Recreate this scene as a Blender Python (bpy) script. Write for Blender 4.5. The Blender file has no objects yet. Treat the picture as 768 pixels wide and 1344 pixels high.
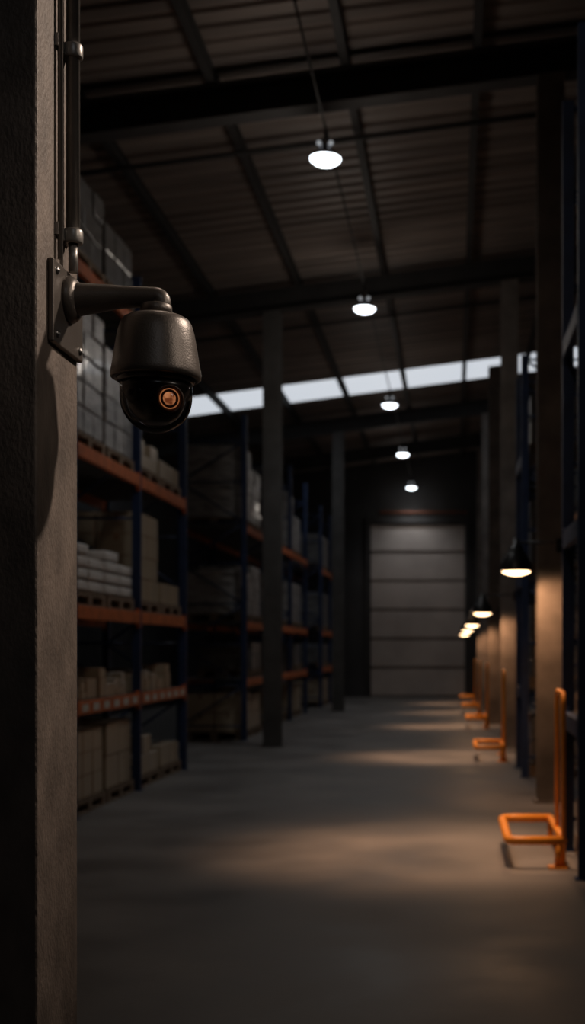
import bpy, bmesh, math, random
from mathutils import Vector, Matrix
random.seed(4)
scene = bpy.context.scene
COL = scene.collection
H = 1.6; F = 1640.0; VX = 595.0; VY = 850.0

# ------------------------------------------------------------------ materials
def mat(name, col, rough=0.6, metal=0.0, var=0.25, scale=6.0, bump=0.0, bscale=40.0, stretch=(1,1,1), spec=0.5, coat=0.0, rvar=0.0):
    m = bpy.data.materials.new(name); m.use_nodes = True
    nt = m.node_tree; b = nt.nodes["Principled BSDF"]
    b.inputs["Roughness"].default_value = rough
    b.inputs["Metallic"].default_value = metal
    b.inputs["Specular IOR Level"].default_value = spec
    b.inputs["Coat Weight"].default_value = coat
    tc = nt.nodes.new("ShaderNodeTexCoord"); mp = nt.nodes.new("ShaderNodeMapping")
    mp.inputs["Scale"].default_value = stretch
    nt.links.new(tc.outputs["Object"], mp.inputs["Vector"])
    n = nt.nodes.new("ShaderNodeTexNoise"); n.inputs["Scale"].default_value = scale; n.inputs["Detail"].default_value = 6
    nt.links.new(mp.outputs["Vector"], n.inputs["Vector"])
    r = nt.nodes.new("ShaderNodeValToRGB")
    r.color_ramp.elements[0].position = 0.3; r.color_ramp.elements[1].position = 0.7
    r.color_ramp.elements[0].color = tuple(c*(1-var) for c in col)+(1,)
    r.color_ramp.elements[1].color = tuple(min(1, c*(1+var)) for c in col)+(1,)
    nt.links.new(n.outputs["Fac"], r.inputs["Fac"]); nt.links.new(r.outputs["Color"], b.inputs["Base Color"])
    if rvar > 0:
        mr = nt.nodes.new("ShaderNodeMapRange"); mr.inputs[1].default_value=0.3; mr.inputs[2].default_value=0.7
        mr.inputs[3].default_value = rough-rvar; mr.inputs[4].default_value = rough+rvar
        nt.links.new(n.outputs["Fac"], mr.inputs[0]); nt.links.new(mr.outputs[0], b.inputs["Roughness"])
    if bump > 0:
        n2 = nt.nodes.new("ShaderNodeTexNoise"); n2.inputs["Scale"].default_value = bscale; n2.inputs["Detail"].default_value = 8
        nt.links.new(mp.outputs["Vector"], n2.inputs["Vector"])
        bp = nt.nodes.new("ShaderNodeBump"); bp.inputs["Strength"].default_value = bump; bp.inputs["Distance"].default_value = 0.01
        nt.links.new(n2.outputs["Fac"], bp.inputs["Height"]); nt.links.new(bp.outputs["Normal"], b.inputs["Normal"])
    return m

def emis(name, col, strength, base=None):
    m = bpy.data.materials.new(name); m.use_nodes = True
    nt = m.node_tree; b = nt.nodes["Principled BSDF"]
    b.inputs["Base Color"].default_value = (*(base or col), 1); b.inputs["Emission Color"].default_value = (*col, 1)
    b.inputs["Emission Strength"].default_value = strength
    return m

def clear(name, tint=(0.9,0.9,0.9), refl=0.12):
    m = bpy.data.materials.new(name); m.use_nodes = True
    nt = m.node_tree; nt.nodes.remove(nt.nodes["Principled BSDF"])
    out = nt.nodes["Material Output"]
    t = nt.nodes.new("ShaderNodeBsdfTransparent"); t.inputs[0].default_value = (*tint, 1)
    g = nt.nodes.new("ShaderNodeBsdfGlossy"); g.inputs["Roughness"].default_value = 0.06
    fr = nt.nodes.new("ShaderNodeLayerWeight"); fr.inputs["Blend"].default_value = refl*2
    mx = nt.nodes.new("ShaderNodeMixShader")
    nt.links.new(fr.outputs["Fresnel"], mx.inputs[0]); nt.links.new(t.outputs[0], mx.inputs[1]); nt.links.new(g.outputs[0], mx.inputs[2])
    nt.links.new(mx.outputs[0], out.inputs[0])
    return m

M = {}
M['floor'] = mat("concrete_floor", (0.17,0.158,0.149), 0.52, 0, 0.34, 0.9, 0.18, 14, rvar=0.12)
M['roof'] = mat("roof_sheet", (0.18,0.148,0.13), 0.55, 0.1, 0.4, 1.2, 0, stretch=(0.25,2.5,1))
M['wall'] = mat("wall_cladding", (0.035,0.035,0.037), 0.75, 0, 0.25, 1.0)
M['steel'] = mat("dark_steel", (0.026,0.025,0.025), 0.7, 0.0, 0.25, 3)
M['steelcol'] = mat("column_steel_warm", (0.17,0.15,0.135), 0.6, 0.0, 0.35, 3, 0.1)  # lamp-side columns: base colour raised to carry the lamp light
M['steelcol2'] = mat("column_steel", (0.075,0.073,0.07), 0.6, 0.0, 0.25, 3, 0.1)  # same steel for the dimmer left columns, shade put into the colour
M['near'] = mat("column_weathered", (0.19,0.150,0.124), 0.6, 0.1, 0.34, 11, 0.34, 110, (1,1,0.6))
M['door'] = mat("door_panel", (0.38,0.335,0.31), 0.6, 0, 0.15, 1.0)
M['blue'] = mat("blue_paint", (0.015,0.035,0.095), 0.5, 0.1, 0.3, 5)
M['orange'] = mat("orange_paint", (0.52,0.135,0.04), 0.55, 0.0, 0.25, 5)
M['trim'] = mat("rust_trim", (0.13,0.035,0.012), 0.6, 0.0, 0.2, 5)
M['guard'] = mat("guard_orange", (0.95,0.34,0.04), 0.4, 0.0, 0.12, 6)
M['wood'] = mat("pallet_wood", (0.20,0.145,0.10), 0.85, 0, 0.3, 8, 0.2, 30, (1,1,6))
M['card'] = mat("cardboard", (0.34,0.205,0.125), 0.85, 0, 0.15, 4)
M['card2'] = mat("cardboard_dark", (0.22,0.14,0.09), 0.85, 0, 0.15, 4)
M['tape'] = mat("packing_tape", (0.42,0.34,0.24), 0.3, 0, 0.1, 4)
M['white'] = mat("white_pack", (0.62,0.585,0.55), 0.7, 0, 0.12, 4, 0.2, 12)
M['film'] = mat("stretch_film", (0.32,0.315,0.31), 0.28, 0, 0.4, 5, 0.7, 9, (1,1,3), coat=0.4)
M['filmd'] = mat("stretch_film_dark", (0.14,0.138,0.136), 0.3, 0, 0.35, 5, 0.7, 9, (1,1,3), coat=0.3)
M['deck'] = mat("deck_mesh", (0.10,0.10,0.10), 0.6, 0.3, 0.2, 6)
M['tag'] = mat("paper_tag", (0.6,0.58,0.52), 0.7, 0, 0.1, 6)
M['bronze'] = mat("camera_housing_metal", (0.13,0.110,0.095), 0.38, 0.45, 0.10, 14, 0.10, 260)
M['pipe'] = mat("conduit_metal", (0.30,0.28,0.26), 0.38, 0.5, 0.2, 12, 0.05, 60)
M['black'] = mat("black_plastic", (0.016,0.013,0.012), 0.28, 0, 0.1, 10)
M['brown'] = mat("lens_hood_brown", (0.05,0.024,0.014), 0.35, 0.2, 0.1, 10)
M['screw'] = mat("screw_metal", (0.25,0.24,0.23), 0.35, 0.9, 0.1, 30)
M['glass'] = clear("clear_dome", refl=0.09)
M['lampblack'] = mat("lamp_shade_black", (0.02,0.02,0.02), 0.35, 0.4, 0.1, 10)
M['chrome'] = mat("lamp_chrome", (0.3,0.3,0.32), 0.25, 0.9, 0.1, 10)
M['cool'] = emis("cool_lens", (0.86,0.93,1.0), 6.0)
M['warm'] = emis("warm_lens", (1.0,0.66,0.36), 8.0)
M['sky'] = emis("skylight_sheet", (0.86,0.92,1.0), 0.68)
def amber():  # amber reflection in the lens, made by emission; the lens is no lamp
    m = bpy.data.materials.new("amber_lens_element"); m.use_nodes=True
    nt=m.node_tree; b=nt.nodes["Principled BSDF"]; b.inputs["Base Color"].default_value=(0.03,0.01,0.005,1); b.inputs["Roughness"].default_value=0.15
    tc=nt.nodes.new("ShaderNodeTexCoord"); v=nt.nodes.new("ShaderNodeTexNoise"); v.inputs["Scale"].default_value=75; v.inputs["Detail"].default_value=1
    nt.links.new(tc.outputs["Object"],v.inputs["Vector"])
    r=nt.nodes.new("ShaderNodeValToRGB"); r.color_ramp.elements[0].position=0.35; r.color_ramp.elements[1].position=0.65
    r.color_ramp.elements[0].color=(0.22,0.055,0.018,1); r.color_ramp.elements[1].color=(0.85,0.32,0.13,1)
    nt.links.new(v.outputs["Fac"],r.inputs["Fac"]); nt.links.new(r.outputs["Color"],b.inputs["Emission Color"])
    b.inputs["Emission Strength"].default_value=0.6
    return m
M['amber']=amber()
M['amberring'] = emis("amber_ring", (1.0,0.34,0.12), 0.30, (0.1,0.03,0.01))  # reflected ring in the lens, made to glow faintly

# ------------------------------------------------------------------ geometry
def box(bm, x0,x1,y0,y1,z0,z1):
    vs = [bm.verts.new((x,y,z)) for x in (x0,x1) for y in (y0,y1) for z in (z0,z1)]
    for f in ((0,1,3,2),(4,6,7,5),(0,4,5,1),(2,3,7,6),(0,2,6,4),(1,5,7,3)):
        bm.faces.new([vs[i] for i in f])
    return vs
def tube(bm, pts, rad, seg=16, caps=True):
    pts = [Vector(p) for p in pts]
    if not isinstance(rad,(list,tuple)): rad = [rad]*len(pts)
    t0 = (pts[1]-pts[0]).normalized()
    n = t0.orthogonal().normalized(); rings = []
    prev = t0
    for i,p in enumerate(pts):
        if i == 0: t = t0
        elif i == len(pts)-1: t = (pts[i]-pts[i-1]).normalized()
        else: t = ((pts[i]-pts[i-1]).normalized()+(pts[i+1]-pts[i]).normalized()).normalized()
        n = prev.rotation_difference(t) @ n; n = (n - t*n.dot(t)).normalized(); prev = t
        b = t.cross(n)
        rings.append([bm.verts.new(p + (n*math.cos(2*math.pi*k/seg)+b*math.sin(2*math.pi*k/seg))*rad[i]) for k in range(seg)])
    for a,c in zip(rings[:-1], rings[1:]):
        for k in range(seg):
            f = bm.faces.new((a[k],a[(k+1)%seg],c[(k+1)%seg],c[k])); f.smooth = True
    if caps:
        bm.faces.new(rings[0][::-1]); bm.faces.new(rings[-1])
def lathe(bm, prof, c=(0,0,0), seg=48, axis=None):
    """prof: list (r,z)."""
    c = Vector(c); R = Matrix.Identity(3)
    if axis is not None: R = Vector((0,0,1)).rotation_difference(Vector(axis)).to_matrix()
    rings = []
    for r,z in prof:
        if r < 1e-5: rings.append([bm.verts.new(c + R@Vector((0,0,z)))])
        else: rings.append([bm.verts.new(c + R@Vector((r*math.cos(2*math.pi*k/seg), r*math.sin(2*math.pi*k/seg), z))) for k in range(seg)])
    for a,b in zip(rings[:-1], rings[1:]):
        for k in range(seg):
            k2 = (k+1)%seg
            if len(a)==1 and len(b)==1: continue
            if len(a)==1: f = bm.faces.new((a[0],b[k2],b[k]))
            elif len(b)==1: f = bm.faces.new((a[k],a[k2],b[0]))
            else: f = bm.faces.new((a[k],a[k2],b[k2],b[k]))
            f.smooth = True
def rpath(pts, r, n=6):
    """round the corners of a polyline"""
    pts = [Vector(p) for p in pts]; out = [pts[0]]
    for i in range(1, len(pts)-1):
        a,b,c = pts[i-1],pts[i],pts[i+1]
        rr = min(r,(a-b).length*0.49,(c-b).length*0.49)
        p = b+(a-b).normalized()*rr; q = b+(c-b).normalized()*rr
        for k in range(n+1):
            t = k/n; out.append(p*(1-t)**2 + b*2*t*(1-t) + q*t*t)
    out.append(pts[-1]); return out
def obj(name, bm, m, parent=None, loc=(0,0,0), bevel=0.0, seg=2):
    bmesh.ops.recalc_face_normals(bm, faces=bm.faces)
    me = bpy.data.meshes.new(name); bm.to_mesh(me); bm.free()
    for mm in (m if isinstance(m,(list,tuple)) else [m]): me.materials.append(mm)
    o = bpy.data.objects.new(name, me); COL.objects.link(o); o.location = loc
    if parent: o.parent = parent
    if bevel > 0:
        md = o.modifiers.new("bevel","BEVEL"); md.width = bevel; md.segments = seg; md.limit_method = 'ANGLE'; md.angle_limit = math.radians(50)
    return o
def empty(name, loc):
    o = bpy.data.objects.new(name, None); COL.objects.link(o); o.location = loc; o.empty_display_size = 0.1; return o
def tag(o, label, cat, group=None):
    o["label"] = label; o["category"] = cat
    if group: o["group"] = group
    return o
def clone(root, loc, parent=None):
    c = root.copy(); COL.objects.link(c); c.location = loc if parent is None else root.location
    if parent: c.parent = parent
    for ch in root.children: clone(ch, None, c)
    return c
def struct(o): o["kind"] = "structure"; return o

# ------------------------------------------------------------------ shell
SL = 0.13; RZ = 7.9
XL, XR, YN, YF = -8.0, 3.0, -2.0, 40.4
def rz(x): return RZ + SL*x
bm = bmesh.new(); box(bm, XL-0.2,XR+0.2,YN-0.2,YF+0.4,-0.2,0); struct(obj("floor",bm,M['floor']))
bm = bmesh.new()
def strip(y0,y1):
    y=y0; p=0.30; prof=[]
    while y < y1-1e-3:
        for dy,dz in ((0,0),(0.17,0),(0.20,0.035),(0.27,0.035)):
            if y+dy < y1: prof.append((y+dy,dz))
        y += p
    prof.append((y1,0))
    pv=None
    for (yy,dz) in prof:
        a=bm.verts.new((XL,yy,rz(XL)+dz)); b=bm.verts.new((XR,yy,rz(XR)+dz))
        if pv: bm.faces.new((pv[0],pv[1],b,a))
        pv=(a,b)
SK0, SK1 = 27.7, 29.6
strip(YN, SK0); strip(SK1, YF+0.2)
struct(obj("ceiling",bm,M['roof']))
def wallmesh(name, x0,x1,y0,y1):
    bm = bmesh.new()
    vs = box(bm,x0,x1,y0,y1,0,1)
    for v in vs:
        if v.co.z>0.5: v.co.z = rz(v.co.x)+0.02
    return struct(obj(name,bm,M['wall']))
wallmesh("wall_left", XL-0.2,XL,YN-0.2,YF+0.4)
wallmesh("wall_right", XR,XR+0.2,YN-0.2,YF+0.4)
wallmesh("wall_front", XL,XR,YN-0.2,YN)
DX0,DX1,DZ = -2.66,0.37,5.62
bm = bmesh.new()
for (a,b,z0) in ((XL,DX0,0),(DX1,XR,0),(DX0,DX1,DZ)):
    vs = box(bm,a,b,YF,YF+0.3,z0,z0+1)
    for v in vs:
        if v.co.z>z0+0.5: v.co.z = rz(v.co.x)+0.02
struct(obj("wall_back",bm,M['wall']))
bm = bmesh.new(); z=0.0; ph=DZ/6
for i in range(6):
    box(bm,DX0,DX1,YF+0.06,YF+0.18,z+0.06,z+ph-0.06)
    box(bm,DX0,DX1,YF+0.17,YF+0.18,z+ph-0.06,z+ph+0.06 if i<5 else z+ph)
    z+=ph
box(bm,DX0,DX1,YF+0.15,YF+0.18,0,0.06)
struct(obj("door_1",bm,M['door'],bevel=0.008))
bm = bmesh.new()
box(bm,DX0-0.16,DX0,YF-0.06,YF,0,DZ+0.16); box(bm,DX1,DX1+0.16,YF-0.06,YF,0,DZ+0.16); box(bm,DX0,DX1,YF-0.06,YF,DZ,DZ+0.16)
struct(obj("trim_1",bm,M['steel'],bevel=0.005))
bm = bmesh.new(); box(bm,DX0+0.3,DX1+0.1,YF-0.10,YF,DZ+0.32,DZ+0.39); struct(obj("trim_2",bm,M['trim'],bevel=0.01))
# purlins
PX = [-6.7,-5.3,-3.9,-2.5,-1.12,0.25,1.65]
for i,x in enumerate(PX):
    bm = bmesh.new()
    box(bm,-0.045,0.045,YN+0.05,YF,-0.018,0.0); box(bm,-0.045,0.045,YN+0.05,YF,-0.14,-0.122); box(bm,-0.012,0.012,YN+0.05,YF,-0.122,-0.018)
    o = obj("roof_purlin",bm,M['steel'],loc=(x,0,rz(x)-0.008))
    tag(o,"dark steel purlin running along the roof underside","beam","roof purlins")
# skylights
sx = [XL]+PX+[XR]
for i in range(len(sx)-1):
    a,b = sx[i]+0.05, sx[i+1]-0.05
    bm = bmesh.new(); vs = box(bm,a,b,SK0,SK1,0,0.02)
    for v in vs: v.co.z += rz(v.co.x)
    struct(obj("window_%d"%(i+1),bm,M['sky']))
# transverse beams
def tbeam(y, w=0.24, dep=0.36, x0=XL, x1=XR, top=-0.15):
    bm = bmesh.new()
    for (a,b,c,d) in ((-w/2,w/2,-0.03,0),(-w/2,w/2,-dep,-dep+0.03),(-0.012,0.012,-dep+0.03,-0.03)):
        for v in box(bm,x0,x1,a,b,c,d): v.co.z += SL*v.co.x
    o = obj("roof_beam",bm,M['steel'],loc=(0,y,RZ+top))
    return tag(o,"dark steel I-beam spanning under the sloped roof","beam","roof beams")
FR = [13.0,20.2,31.5,36.5]
for y in FR: tbeam(y)
for y in (14.6,22.4):
    bm = bmesh.new(); tube(bm,[(XL,0,SL*XL),(XR,0,SL*XR)],0.03,10)
    tag(obj("tie_rod",bm,M['steel'],loc=(0,y,RZ-0.20)),"thin dark steel tie rod crossing beneath the purlins","rod","roof tie rods")
# columns (H-section)
def hcol(xc, yc, m, w=0.28, d=0.28):
    top = RZ-0.51+SL*xc
    bm = bmesh.new()
    vs = []
    vs+=box(bm,-w/2,w/2,-d/2,-d/2+0.025,0,top); vs+=box(bm,-w/2,w/2,d/2-0.025,d/2,0,top); vs+=box(bm,-0.012,0.012,-d/2+0.025,d/2-0.025,0,top)
    for v in vs:
        if v.co.z>1: v.co.z += SL*v.co.x
    box(bm,-w/2-0.04,w/2+0.04,-d/2-0.04,d/2+0.04,0,0.02)
    o = obj("steel_column",bm,m,loc=(xc,yc,0.0))
    return o
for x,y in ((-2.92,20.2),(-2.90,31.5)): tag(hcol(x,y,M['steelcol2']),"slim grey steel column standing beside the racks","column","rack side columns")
for x,y in ((1.01,13.0),(0.91,20.2),(0.88,26.3),(0.86,31.5),(0.84,37.0)):
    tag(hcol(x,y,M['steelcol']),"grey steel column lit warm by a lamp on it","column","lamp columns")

# near column
CX, CY0, CY1 = -0.90, 2.70, 2.995
bm = bmesh.new()
vs = box(bm,-0.36,0,0,CY1-CY0,0,7.2)
for v in vs:
    if v.co.z>1: v.co.z = rz(CX+v.co.x)-0.01
tag(obj("support_column",bm,M['near'],loc=(CX,CY0,0),bevel=0.008,seg=3),"rough weathered grey-brown column carrying the security camera","column")

# conduit on column
PXc, PYc = CX+0.022, 2.885
root = empty("conduit_pipe",(PXc,PYc,2.50)); tag(root,"metal conduit pipe running down the column to the camera","pipe")
bm = bmesh.new(); tube(bm,[(0,0,0.055),(0,0,5.2)],0.0155,24); obj("pipe",bm,M['pipe'],root)
bm = bmesh.new(); tube(bm,[(-0.012,-0.055,-0.02),(-0.012,-0.055,5.2)],0.006,12); o=obj("pipe",bm,M['pipe'],root); o["label"]="thin side conduit"
for z in (0.048,0.475):
    bm = bmesh.new(); lathe(bm,[(0.012,-0.016),(0.021,-0.016),(0.0225,-0.012),(0.0225,0.012),(0.021,0.016),(0.012,0.016)],(0,0,z),28)
    box(bm,-0.022,-0.014,-0.065,0.03,z-0.014,z+0.014)
    obj("coupling",bm,M['pipe'],root)
bm = bmesh.new(); tube(bm,[(0,0,-0.034),(0,0,0.035)],0.0105,16); obj("cable_gland",bm,M['pipe'],root)

# ------------------------------------------------------------------ security camera
SD = 2.88
def zz(y): return H+(VY-y)*SD/F
ax = -0.685
root = empty("security_camera",(CX,SD,zz(397))); tag(root,"dark bronze dome security camera on a wall arm","security camera")
O = Vector((CX,SD,zz(397)))
def L(x,y,z): return (x-O.x,y-O.y,z-O.z)
bm = bmesh.new(); box(bm,0,0.014,2.770-SD,2.990-SD,2.28-O.z,2.4665-O.z)
plate = obj("mounting_plate",bm,M['bronze'],root,bevel=0.004,seg=3)
for y in (2.795,2.965):
    for z in (2.302,2.444):
        bm = bmesh.new(); lathe(bm,[(0,0.006),(0.004,0.006),(0.0045,0.003),(0.008,0.004),(0.009,0.0)],(0.014,y-SD,z-O.z),16,axis=(1,0,0))
        obj("screw",bm,M['screw'],plate)
# arm
za = zz(390)
bm = bmesh.new()
pts = rpath([L(CX+0.012,SD,za-0.006),L(CX+0.045,SD,za-0.005),L(CX+0.12,SD,za),L(ax+0.012,SD,za),L(ax+0.012,SD,zz(412))],0.016,8)
rad=[]
for p in pts:
    t = min(1,max(0,(p.x-0.012)/0.15)); rad.append(0.041*(1-t)+0.0225*t if p.x<0.17 else 0.0225)
tube(bm,pts,rad,28)
arm = obj("arm",bm,M['bronze'],root)
bm = bmesh.new(); lathe(bm,[(0,0.0),(0.054,0.0),(0.054,0.008),(0.048,0.018),(0.041,0.024),(0,0.024)],(0.013,0,za-0.006-O.z),32,axis=(1,0,0)); obj("flange",bm,M['bronze'],root)
def prof(l): return [(r/569.0, zz(y)-O.z) for r,y in l]
cx = ax-O.x
bm = bmesh.new(); lathe(bm,prof([(0,400),(18,400),(20.5,402),(21,415),(0,415)]),(cx,0,0),32); obj("collar",bm,M['bronze'],root)
bm = bmesh.new(); lathe(bm,prof([(0,414),(28,414.5),(36,416.5),(42,420),(46,426),(49.5,438),(53,458),(56,478),(58,488),(58.3,492),(58,496.5),(56,498),(52,498.5),(50,494),(0,493)]),(cx,0,0),64); obj("housing",bm,M['bronze'],root)
bm = bmesh.new(); lathe(bm,prof([(50,493),(50.5,499),(48.5,503),(46,504),(40,504),(0,500)]),(cx,0,0),64); obj("lower_ring",bm,M['black'],root)
zc = zz(522)-O.z; Rd = 46.5/569
bm = bmesh.new()
lathe(bm,[(Rd,0.028)]+[(Rd*math.cos(a),Rd*math.sin(a)) for a in [-math.pi/2*k/20 for k in range(20)]]+[(0,-Rd)],(cx,0,zc),64)
obj("dome_cover",bm,M['glass'],root)
# turret
Rt = 0.066
bm = bmesh.new()
lathe(bm,[(0,Rt*0.45)]+[(Rt*1.15,Rt*0.45),(Rt*1.15,Rt*0.25)]+[(Rt*math.cos(a),Rt*math.sin(a)) for a in [-math.pi/2*k/14 for k in range(11)]]+[(0,-Rt*0.90)],(cx,0,zc),48)
tur = obj("camera_module",bm,M['black'],root)
dirv = Vector((math.sin(math.radians(31)),-math.cos(math.radians(31)),-0.12)).normalized()
c0 = Vector((cx,0,zc-0.005))+Vector((0.011,0,0))
bm = bmesh.new(); lathe(bm,[(0,0.0),(0.036,0.0),(0.036,0.057),(0.034,0.063),(0.031,0.067),(0.0275,0.067),(0.0258,0.063),(0.018,0.0615),(0.0,0.0615)],tuple(c0),40,axis=tuple(dirv))
obj("lens_barrel",bm,M['brown'],tur)
bm = bmesh.new(); lathe(bm,[(0.0208,0.0625),(0.0214,0.0645),(0.0228,0.0645),(0.0234,0.0625)],tuple(c0),40,axis=tuple(dirv))
ob = obj("lens_ring",bm,M['amberring'],tur); ob["label"]="faint amber ring inside the lens"
bm = bmesh.new(); lathe(bm,[(0,0.0660),(0.006,0.0655),(0.012,0.0635),(0.0150,0.062)],tuple(c0),40,axis=tuple(dirv))
ob = obj("lens_element",bm,M['amber'],tur); ob["label"]="amber reflecting glass lens element"
bm = bmesh.new(); lathe(bm,[(0,0.0690),(0.012,0.0685),(0.0268,0.0660)],tuple(c0),40,axis=tuple(dirv)); obj("lens_glass",bm,M['glass'],tur)
d2 = Vector((-math.sin(math.radians(36)),-math.cos(math.radians(36)),0.0)).normalized()
bm = bmesh.new(); lathe(bm,[(0,0.0),(0.026,0.0),(0.026,0.064),(0.022,0.069),(0.006,0.071),(0.005,0.067),(0,0.067)],(cx,0,zc+0.002),32,axis=tuple(d2)); obj("sensor_pod",bm,M['lampblack'],tur)

# ------------------------------------------------------------------ racks
def frame_mesh(depth, hgt, side):
    bm = bmesh.new(); s = side
    for x in (0, s*(depth-0.09)):
        a,b = sorted((x, x+s*0.09)); box(bm,a,b,-0.035,0.035,0,hgt); box(bm,a-0.02,b+0.02,-0.06,0.06,0,0.012)
    z = 0.25; k=0; xa = s*0.045; xb = s*(depth-0.045)
    while z+0.7 < hgt:
        tube(bm,[(xa,0,z),(xb,0,z)],0.016,6)
        tube(bm,[(xa if k%2 else xb,0,z),(xb if k%2 else xa,0,z+0.7)],0.016,6)
        z += 0.7; k+=1
    tube(bm,[(xa,0,z),(xb,0,z)],0.016,6)
    return bm
def rack(xf, side, frames, tiers, hgt, depth=1.1, label="", group=None, tags=False, bh=0.13, bmat='orange'):
    root = empty("pallet_rack",(xf,frames[0],0)); tag(root,label,"rack",group)
    for fy in frames:
        obj("upright_frame",frame_mesh(depth,hgt,side),M['blue'],root,loc=(0,fy-frames[0],0))
    for i in range(len(frames)-1):
        y0 = frames[i]-frames[0]+0.036; y1 = frames[i+1]-frames[0]-0.036
        for ti,tz in enumerate(tiers):
            for xb in (0.0, side*(depth-0.05)):
                a,b = sorted((xb, xb+side*0.05)); bm = bmesh.new(); box(bm,a,b,y0,y1,tz-bh,tz)
                for yy in (y0,y1-0.01): box(bm,a-0.004,b+0.004,yy,yy+0.01,tz-bh-0.05,tz+0.03)
                beam = obj("shelf_beam",bm,M[bmat],root,bevel=0.005)
                if tags and ti==0 and xb==0.0:
                    xs = -side*0.003
                    for k in range(6):
                        yy = y0+0.15+k*0.37
                        bm = bmesh.new(); a2,b2 = sorted((xs,xs+side*0.002)); box(bm,a2,b2,yy,yy+0.2,tz-bh+0.03,tz-0.03); obj("label_tag",bm,M['tag'],beam)
            bm = bmesh.new(); a,b = sorted((side*0.05, side*(depth-0.05))); n=int((y1-y0)/0.15)
            for k in range(n):
                yy=y0+0.03+k*(y1-y0-0.06)/n; box(bm,a,b,yy,yy+0.09,tz-0.02,tz)
            obj("shelf_deck",bm,M['deck'],root)
    return root
# pallet template
bm = bmesh.new()
for k in range(7): box(bm,-0.5,0.5,-0.53+k*0.158,-0.53+k*0.158+0.11,0.12,0.14)
for x in (-0.5,-0.06,0.38):
    box(bm,x,x+0.12,-0.53,0.53,0.095,0.12); box(bm,x,x+0.12,-0.53,0.53,0,0.02)
    for y in (-0.53,-0.06,0.41): box(bm,x,x+0.12,y,y+0.12,0.02,0.095)
pme = bpy.data.meshes.new("wooden_pallet"); bmesh.ops.recalc_face_normals(bm,faces=bm.faces); bm.to_mesh(pme); bm.free(); pme.materials.append(M['wood'])
def pallet(x,y,z):
    o = bpy.data.objects.new("wooden_pallet",pme); COL.objects.link(o); o.location=(x,y,z)
    tag(o,"worn wooden pallet under stacked goods","pallet","wooden pallets in racks"); return z+0.14
BM={}
def carton_mesh(bx,by,bz,m):
    k=(bx,by,bz,m)
    if k in BM: return BM[k]
    bm = bmesh.new(); box(bm,-bx/2,bx/2,-by/2,by/2,0,bz)
    bmesh.ops.bevel(bm,geom=bm.edges[:],offset=0.006,segments=1,affect='EDGES')
    n0=len(bm.faces)
    box(bm,-0.025,0.025,-by/2-0.0015,by/2+0.0015,bz*0.7,bz+0.001)
    box(bm,-bx/2-0.0015,bx/2+0.0015,-0.02,0.02,bz*0.72,bz+0.0008)
    bmesh.ops.recalc_face_normals(bm,faces=bm.faces)
    me = bpy.data.meshes.new("cardboard_box"); 
    bm.faces.ensure_lookup_table()
    for f in bm.faces[n0:]: f.material_index=1
    bm.to_mesh(me); bm.free(); me.materials.append(M[m]); me.materials.append(M['tape']); BM[k]=me; return me
LAB={'card':"brown cardboard box stacked on a rack",'card2':"dark brown cardboard box stacked on a rack",'white':"white cardboard box stacked on a rack"}
def carton(x,y,z,bx,by,bz,m,rot=0):
    o = bpy.data.objects.new("cardboard_box",carton_mesh(bx,by,bz,m)); COL.objects.link(o); o.location=(x,y,z); o.rotation_euler=(0,0,rot)
    tag(o,LAB[m],"box",{'card':"brown boxes in racks",'card2':"dark boxes in racks",'white':"white boxes in racks"}[m]); return o
def cartons(x,y,z,nx,ny,nz,m,W=0.96,D=1.0,bz=0.3,pal=True,skip=()):
    if pal: z = pallet(x,y,z)
    bx=W/nx-0.016; by=D/ny-0.016
    for i in range(nx):
        for j in range(ny):
            for k in range(nz):
                if (i,j,k) in skip: continue
                carton(x-W/2+(i+0.5)*W/nx+random.uniform(-.004,.004), y-D/2+(j+0.5)*D/ny+random.uniform(-.004,.004), z+k*(bz+0.001), round(bx,3),round(by,3),bz,m,0)
def wrapped(x,y,z,hgt,m='film',W=0.96,D=1.02):
    z = pallet(x,y,z)
    bm = bmesh.new(); n=max(2,int(hgt/0.22)); lh=hgt/n
    for k in range(n):
        for j in range(3):
            jx=random.uniform(-0.012,0.012)
            box(bm,-W/2+jx,W/2+jx,-D/2+j*D/3+0.004,-D/2+(j+1)*D/3-0.004,k*lh+0.002 if k else 0,(k+1)*lh)
    box(bm,-W/2+0.02,W/2-0.02,-D/2+0.02,D/2-0.02,0.01,hgt-0.01)
    o = obj("wrapped_goods",bm,M[m],loc=(x,y,z),bevel=0.02,seg=2)
    tag(o,"grey shrink-wrapped stack of goods on a pallet" if m=='film' else "dark shrink-wrapped stack of goods on a pallet","goods","wrapped stacks in racks")
    return z+hgt
sack_me=None
def sacks(x,y,z,n,cols=2):
    global sack_me
    z = pallet(x,y,z)
    if sack_me is None:
        bm = bmesh.new(); box(bm,-0.47,0.47,-0.25,0.25,0,0.12)
        bmesh.ops.subdivide_edges(bm,edges=bm.edges[:],cuts=3,use_grid_fill=True)
        for v in bm.verts:
            e = max(abs(v.co.x)/0.47,abs(v.co.y)/0.25)
            v.co.z = 0.06+(v.co.z-0.06)*(1-0.22*e**3)
        for f in bm.faces: f.smooth=True
        bmesh.ops.recalc_face_normals(bm,faces=bm.faces)
        sack_me = bpy.data.meshes.new("sack"); bm.to_mesh(sack_me); bm.free(); sack_me.materials.append(M['white'])
    for c in range(cols):
        for k in range(n if c==0 else max(1,n-1)):
            o = bpy.data.objects.new("sack",sack_me); COL.objects.link(o); o.location=(x+random.uniform(-.012,.012),y-0.26+c*0.52,z+k*0.118)
            tag(o,"white filled sack lying in a stack on a pallet","sack","white sacks on racks")
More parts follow.
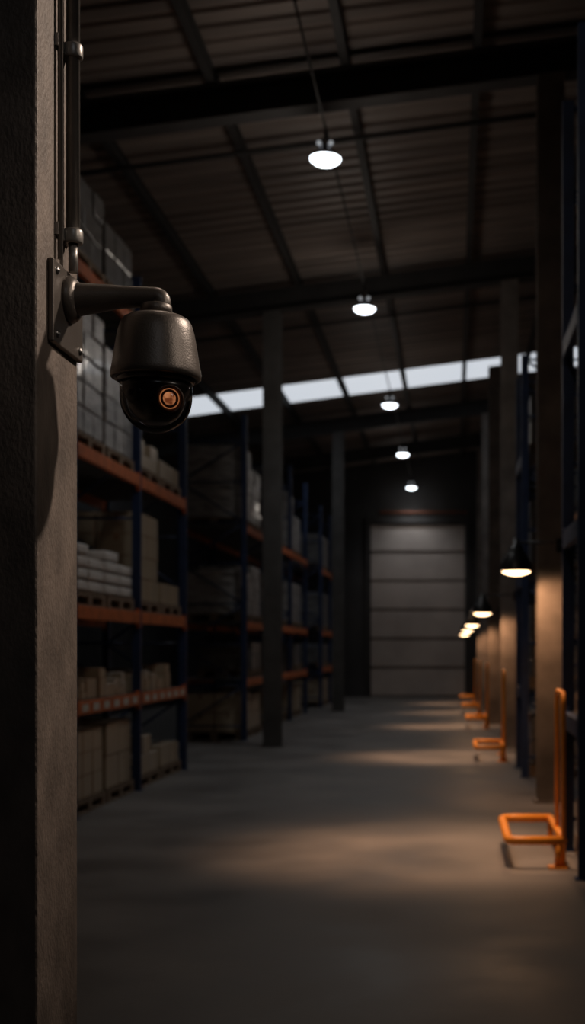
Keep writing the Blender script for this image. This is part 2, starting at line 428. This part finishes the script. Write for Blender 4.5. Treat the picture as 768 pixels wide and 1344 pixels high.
def smalls(x,y0,y1,z,n,m=('card','white','card2')):
    yy=y0
    for i in range(n):
        w=random.choice((0.18,0.24,0.32)); h=random.choice((0.08,0.14,0.20)); 
        if yy+w>y1: break
        mm=random.choice(m)
        carton(x,yy+w/2,z,0.30,w,h,mm,0)
        if random.random()<0.5: carton(x,yy+w/2,z+h+0.001,0.28,round(w-0.04,2),0.10,random.choice(m),0)
        yy+=w+random.choice((0.02,0.06,0.14))

T1=[1.09,2.00,3.53,5.25]
rack(-3.5,-1,[9.2,11.6,14.0,16.4],T1,5.75,1.1,"blue and orange pallet rack loaded with boxes and wrapped pallets",None,True)
xc=-4.05
def bay(i):
    y=9.2+2.4*i; return y+0.63, y+1.77
a,b=bay(0); wrapped(xc,b,T1[2],1.2); wrapped(xc,b,T1[3],0.7,'filmd'); cartons(xc,b,0,2,2,2,'card'); sacks(xc,b,T1[1],4)
a,b=bay(1)
cartons(xc,a,0,2,3,3,'card',bz=0.22); cartons(xc,b,0,2,2,2,'card2',bz=0.34)
smalls(-3.75,a-0.45,b+0.5,T1[0],10); smalls(-4.2,a-0.45,b+0.5,T1[0],10)
sacks(xc,a,T1[1],4); sacks(xc,b,T1[1],4)
wrapped(xc,a,T1[2],1.25); wrapped(xc,b,T1[2],1.05)
wrapped(xc,a,T1[3],0.75,'filmd'); wrapped(xc,b,T1[3],0.6,'filmd')
a,b=bay(2)
cartons(xc,a,0,2,3,2,'white',bz=0.22,skip=((1,2,1),(1,0,1))); cartons(xc,b,0,2,2,1,'card2',bz=0.25)
smalls(-3.75,a-0.45,b+0.5,T1[0],10,('white','card')); smalls(-4.2,a-0.45,b+0.5,T1[0],10,('white','card'))
cartons(xc,a,T1[1],2,2,4,'card',bz=0.25); cartons(xc,b,T1[1],2,2,1,'card2',bz=0.25)
cartons(xc,a,T1[2],2,3,2,'white',bz=0.16,skip=((1,1,1),)); cartons(xc,b,T1[2],2,2,1,'white',bz=0.22)
T2=[1.06,2.05,3.72]
rack(-3.55,-1,[21.5,24.5,27.5,30.4],T2,5.6,1.2,"blue and orange pallet rack with tall wrapped stacks",None)
xc=-4.15
for i,y in enumerate((22.15,23.25,25.15,26.4,28.2,29.6)):
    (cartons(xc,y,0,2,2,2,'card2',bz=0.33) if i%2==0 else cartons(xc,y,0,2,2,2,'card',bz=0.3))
    if i%2: wrapped(xc,y,T2[0],0.5,'filmd')
    wrapped(xc,y,T2[1],0.9 if i%3 else 0.75,'film')
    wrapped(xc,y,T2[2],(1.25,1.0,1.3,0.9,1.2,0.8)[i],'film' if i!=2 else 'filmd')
rack(-3.5,-1,[33.4,35.9,38.4],T2,5.4,1.1,"blue and orange pallet rack standing near the far door",None)
xc=-4.05
for i,y in enumerate((34.05,35.2,36.6,37.7)):
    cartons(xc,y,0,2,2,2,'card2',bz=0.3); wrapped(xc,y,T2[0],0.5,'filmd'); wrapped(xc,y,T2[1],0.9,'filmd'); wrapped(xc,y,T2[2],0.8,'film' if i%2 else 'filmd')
TR=[1.1,2.5,4.0]
rack(0.86,1,[8.62,9.85],TR,5.9,1.1,"narrow dark blue rack standing by the orange guard",None,bmat='blue')
rack(0.84,1,[15.4,16.7],TR,5.2,1.1,"narrow dark blue rack between two columns",None,bmat='blue')
for y,zs in ((9.235,(0,1.1,2.5,4.0)),(16.05,(0,1.1,2.5,4.0))):
    for k,z in enumerate(zs): wrapped(1.45,y,z,(0.6,0.9,0.8,0.6)[k],'filmd')

# ------------------------------------------------------------------ ceiling lamps
LH = 5.1; conz = H+5.42; CXl=-1.33
bm = bmesh.new(); tube(bm,[(0,YN+0.05,0),(0,YF,0)],0.012,8)
tag(obj("power_conduit",bm,M['steel'],loc=(CXl,0,conz)),"thin dark conduit running under the roof beams carrying lamps","conduit")
root = empty("ceiling_lamp",(CXl,13.0,H+LH)); tag(root,"round white glowing high-bay lamp hanging under the roof","lamp","ceiling lamps")
bm = bmesh.new(); tube(bm,[(0,0,0.17),(0,0,conz-H-LH-0.012)],0.012,10); obj("rod",bm,M['steel'],root)
bm = bmesh.new(); lathe(bm,[(0,0.19),(0.045,0.19),(0.055,0.17),(0.055,0.12),(0.075,0.10),(0.085,0.06),(0.15,0.02),(0.168,-0.01),(0.16,-0.012),(0,0.0)],(0,0,0),32); obj("housing",bm,M['chrome'],root)
bm = bmesh.new(); lathe(bm,[(0.158,-0.012),(0.15,-0.035),(0.11,-0.065),(0.05,-0.085),(0,-0.09)],(0,0,0),32); obj("diffuser",bm,M['cool'],root)
M['glint'] = emis("lamp_indicator",(0.9,0.95,1.0),0.32)  # glints on the chrome housing, modelled as small glowing balls
for s in (-1,1):
    bm = bmesh.new(); lathe(bm,[(0,-0.025)]+[(0.025*math.cos(a),0.025*math.sin(a)) for a in [math.radians(t) for t in range(-75,90,15)]]+[(0,0.025)],(s*0.062,-0.05,0.13),14); obj("driver_knob",bm,M['glint'],root)
lampY=[13.0,18.75,26.2,32.9,39.7]
for y in lampY[1:]: clone(root,(CXl,y,H+LH))
def light(kind,name,loc,energy,col,target=None,**kw):
    l = bpy.data.lights.new(name,kind); l.energy=energy; l.color=col
    for k,v in kw.items(): setattr(l,k,v)
    o = bpy.data.objects.new(name,l); COL.objects.link(o); o.location=loc
    if target is not None:
        o.rotation_euler = (Vector(target)-Vector(loc)).to_track_quat('-Z','Y').to_euler()
    return o
for i,y in enumerate(lampY):
    light('SPOT',"ceiling_lamp_light",(CXl,y,H+LH-0.13),(85,85,75,75,70)[i],(0.92,0.96,1.0),target=(CXl,y,0),spot_size=math.radians(125),spot_blend=1.0,shadow_soft_size=0.12)
    light('POINT',"ceiling_lamp_glow",(CXl,y,H+LH-0.75),(19,16,8,6,6)[i],(1.0,0.88,0.77),shadow_soft_size=0.3)
# warm downlights along the aisle
for (x,y,e,s) in ((-0.05,9.9,2200,32),(-0.25,18.3,2100,26),(-0.2,25.4,2000,22),(-0.25,30.6,1600,19),(-0.25,35.6,1500,19)):
    light('SPOT',"aisle_downlight",(x,y,7.1),e,(1.0,0.58,0.34),target=(x,y,0),spot_size=math.radians(s),spot_blend=1.0,shadow_soft_size=0.45)
light('SPOT',"door_lamp_light",(-1.1,33.8,7.0),110,(1.0,0.88,0.80),target=(-1.15,40.4,2.4),spot_size=math.radians(46),spot_blend=0.8,shadow_soft_size=0.15)  # added fill that brightens the far door, no fixture behind it

# ------------------------------------------------------------------ warm wall lamps
wl = [(0.63,12.5,2.36,1.01,12.86),(0.46,19.75,2.14,0.91,20.06),(0.39,25.85,2.06,0.88,26.16),(0.35,31.05,2.02,0.86,31.36),(0.33,36.55,1.98,0.84,36.86)]
for i,(x,y,z,cxx,cyy) in enumerate(wl):
    root = empty("wall_lamp",(x,y,z)); tag(root,"black bell-shaped lamp glowing warm on a column arm","lamp","warm wall lamps")
    bm = bmesh.new(); lathe(bm,[(0.0,0.33),(0.03,0.33),(0.032,0.27),(0.065,0.255),(0.075,0.21),(0.105,0.17),(0.145,0.10),(0.170,0.015),(0.172,0.0),(0.166,0.0),(0.135,0.09),(0.09,0.15),(0,0.17)],(0,0,0),40); obj("lamp_shade",bm,M['lampblack'],root)
    bm = bmesh.new(); lathe(bm,[(0.155,0.02),(0.13,-0.012),(0.065,-0.034),(0,-0.040)],(0,0,0),32); obj("bulb_lens",bm,M['warm'],root)
    bm = bmesh.new(); tube(bm,rpath([(0,0,0.29),(cxx-x+0.09,0,0.29),(cxx-x+0.09,cyy-y,0.29)],0.05),0.013,10)
    box(bm,cxx-x+0.05,cxx-x+0.13,cyy-y-0.012,cyy-y,0.22,0.36); obj("arm",bm,M['lampblack'],root)
    light('SPOT',"wall_lamp_light",(x,y,z-0.06),(36,20,16,14,12)[i],(1.0,0.55,0.29),target=(x-0.3,y-1.6,0),spot_size=math.radians(110),spot_blend=1.0,shadow_soft_size=0.08)
    light('SPOT',"wall_lamp_spill",(x,y,z-0.06),(62,52,44,38,34)[i],(1.0,0.50,0.25),target=(x+0.50,y+0.40,z-0.8),spot_size=math.radians(115),spot_blend=0.6,shadow_soft_size=0.08)

# ------------------------------------------------------------------ orange guards
root = empty("safety_guard",(0.80,9.07,0)); tag(root,"orange tubular floor guard rail with a tall upright hoop","guard rail","orange guard rails")
bm = bmesh.new(); r=0.028
tube(bm,rpath([(0,0,0.2),(-0.40,0,0.2),(-0.40,1.2,0.2),(0,1.2,0.2)],0.09,6),r*1.2,12); tube(bm,[(0,0,0.2),(0,1.2,0.2)],r,12); obj("low_loop",bm,M['guard'],root)
bm = bmesh.new(); tube(bm,rpath([(0,0,0),(0,0,1.27),(0,0.55,1.27),(0,0.55,0)],0.09,6),0.019,12); obj("hoop",bm,M['guard'],root)
for p in ((-0.04,-0.0),(0.0,1.2)):
    bm = bmesh.new(); tube(bm,[(p[0],p[1],0.012),(p[0],p[1],0.19)],r*0.9,12); box(bm,p[0]-0.07,p[0]+0.07,p[1]-0.07,p[1]+0.07,0,0.012); obj("foot",bm,M['guard'],root)
for x,y in ((0.72,17.5),(0.68,24.6),(0.64,29.9),(0.62,35.4)): clone(root,(x,y,0))

# ------------------------------------------------------------------ aisle lamp out of view, and added fill lights
light('SPOT',"aisle_lamp_light",(1.9,4.9,4.9),520,(1.0,0.82,0.68),target=(-0.85,2.85,2.3),spot_size=math.radians(34),spot_blend=1.0,shadow_soft_size=0.12)
light('SPOT',"bay_lamp_light",(1.7,2.2,3.7),60,(1.0,0.85,0.72),target=(-0.72,2.88,2.42),spot_size=math.radians(20),spot_blend=1.0,shadow_soft_size=0.35)  # added soft fill on the security camera and conduit
light('SPOT',"entry_lamp_light",(0.9,-1.4,5.2),20,(0.88,0.93,1.0),target=(-0.9,2.8,2.2),spot_size=math.radians(50),spot_blend=1.0,shadow_soft_size=0.3)  # added weak fill from behind the viewpoint for the column front
light('AREA',"roof_bay_light",(-0.9,6.0,7.0),20,(1.0,0.80,0.64),target=(-0.9,6.0,0),size=0.5)  # unseen area fill added to lift the near floor
w = bpy.data.worlds.new("world"); scene.world=w; w.use_nodes=True
w.node_tree.nodes["Background"].inputs[0].default_value=(0.5,0.58,0.7,1); w.node_tree.nodes["Background"].inputs[1].default_value=0.05

# ------------------------------------------------------------------ camera
cam = bpy.data.cameras.new("camera"); co = bpy.data.objects.new("camera",cam); COL.objects.link(co)
co.location=(0,0,H); co.rotation_euler=(math.pi/2,0,0)
cam.sensor_fit='VERTICAL'; cam.sensor_height=36; cam.lens=F/1344*36
cam.shift_x=-(VX-384)/1344; cam.shift_y=(VY-672)/1344
cam.clip_start=0.05; cam.clip_end=200
cam.dof.use_dof=True; cam.dof.focus_distance=2.85; cam.dof.aperture_fstop=3.2
scene.camera=co
scene.view_settings.view_transform='Standard'
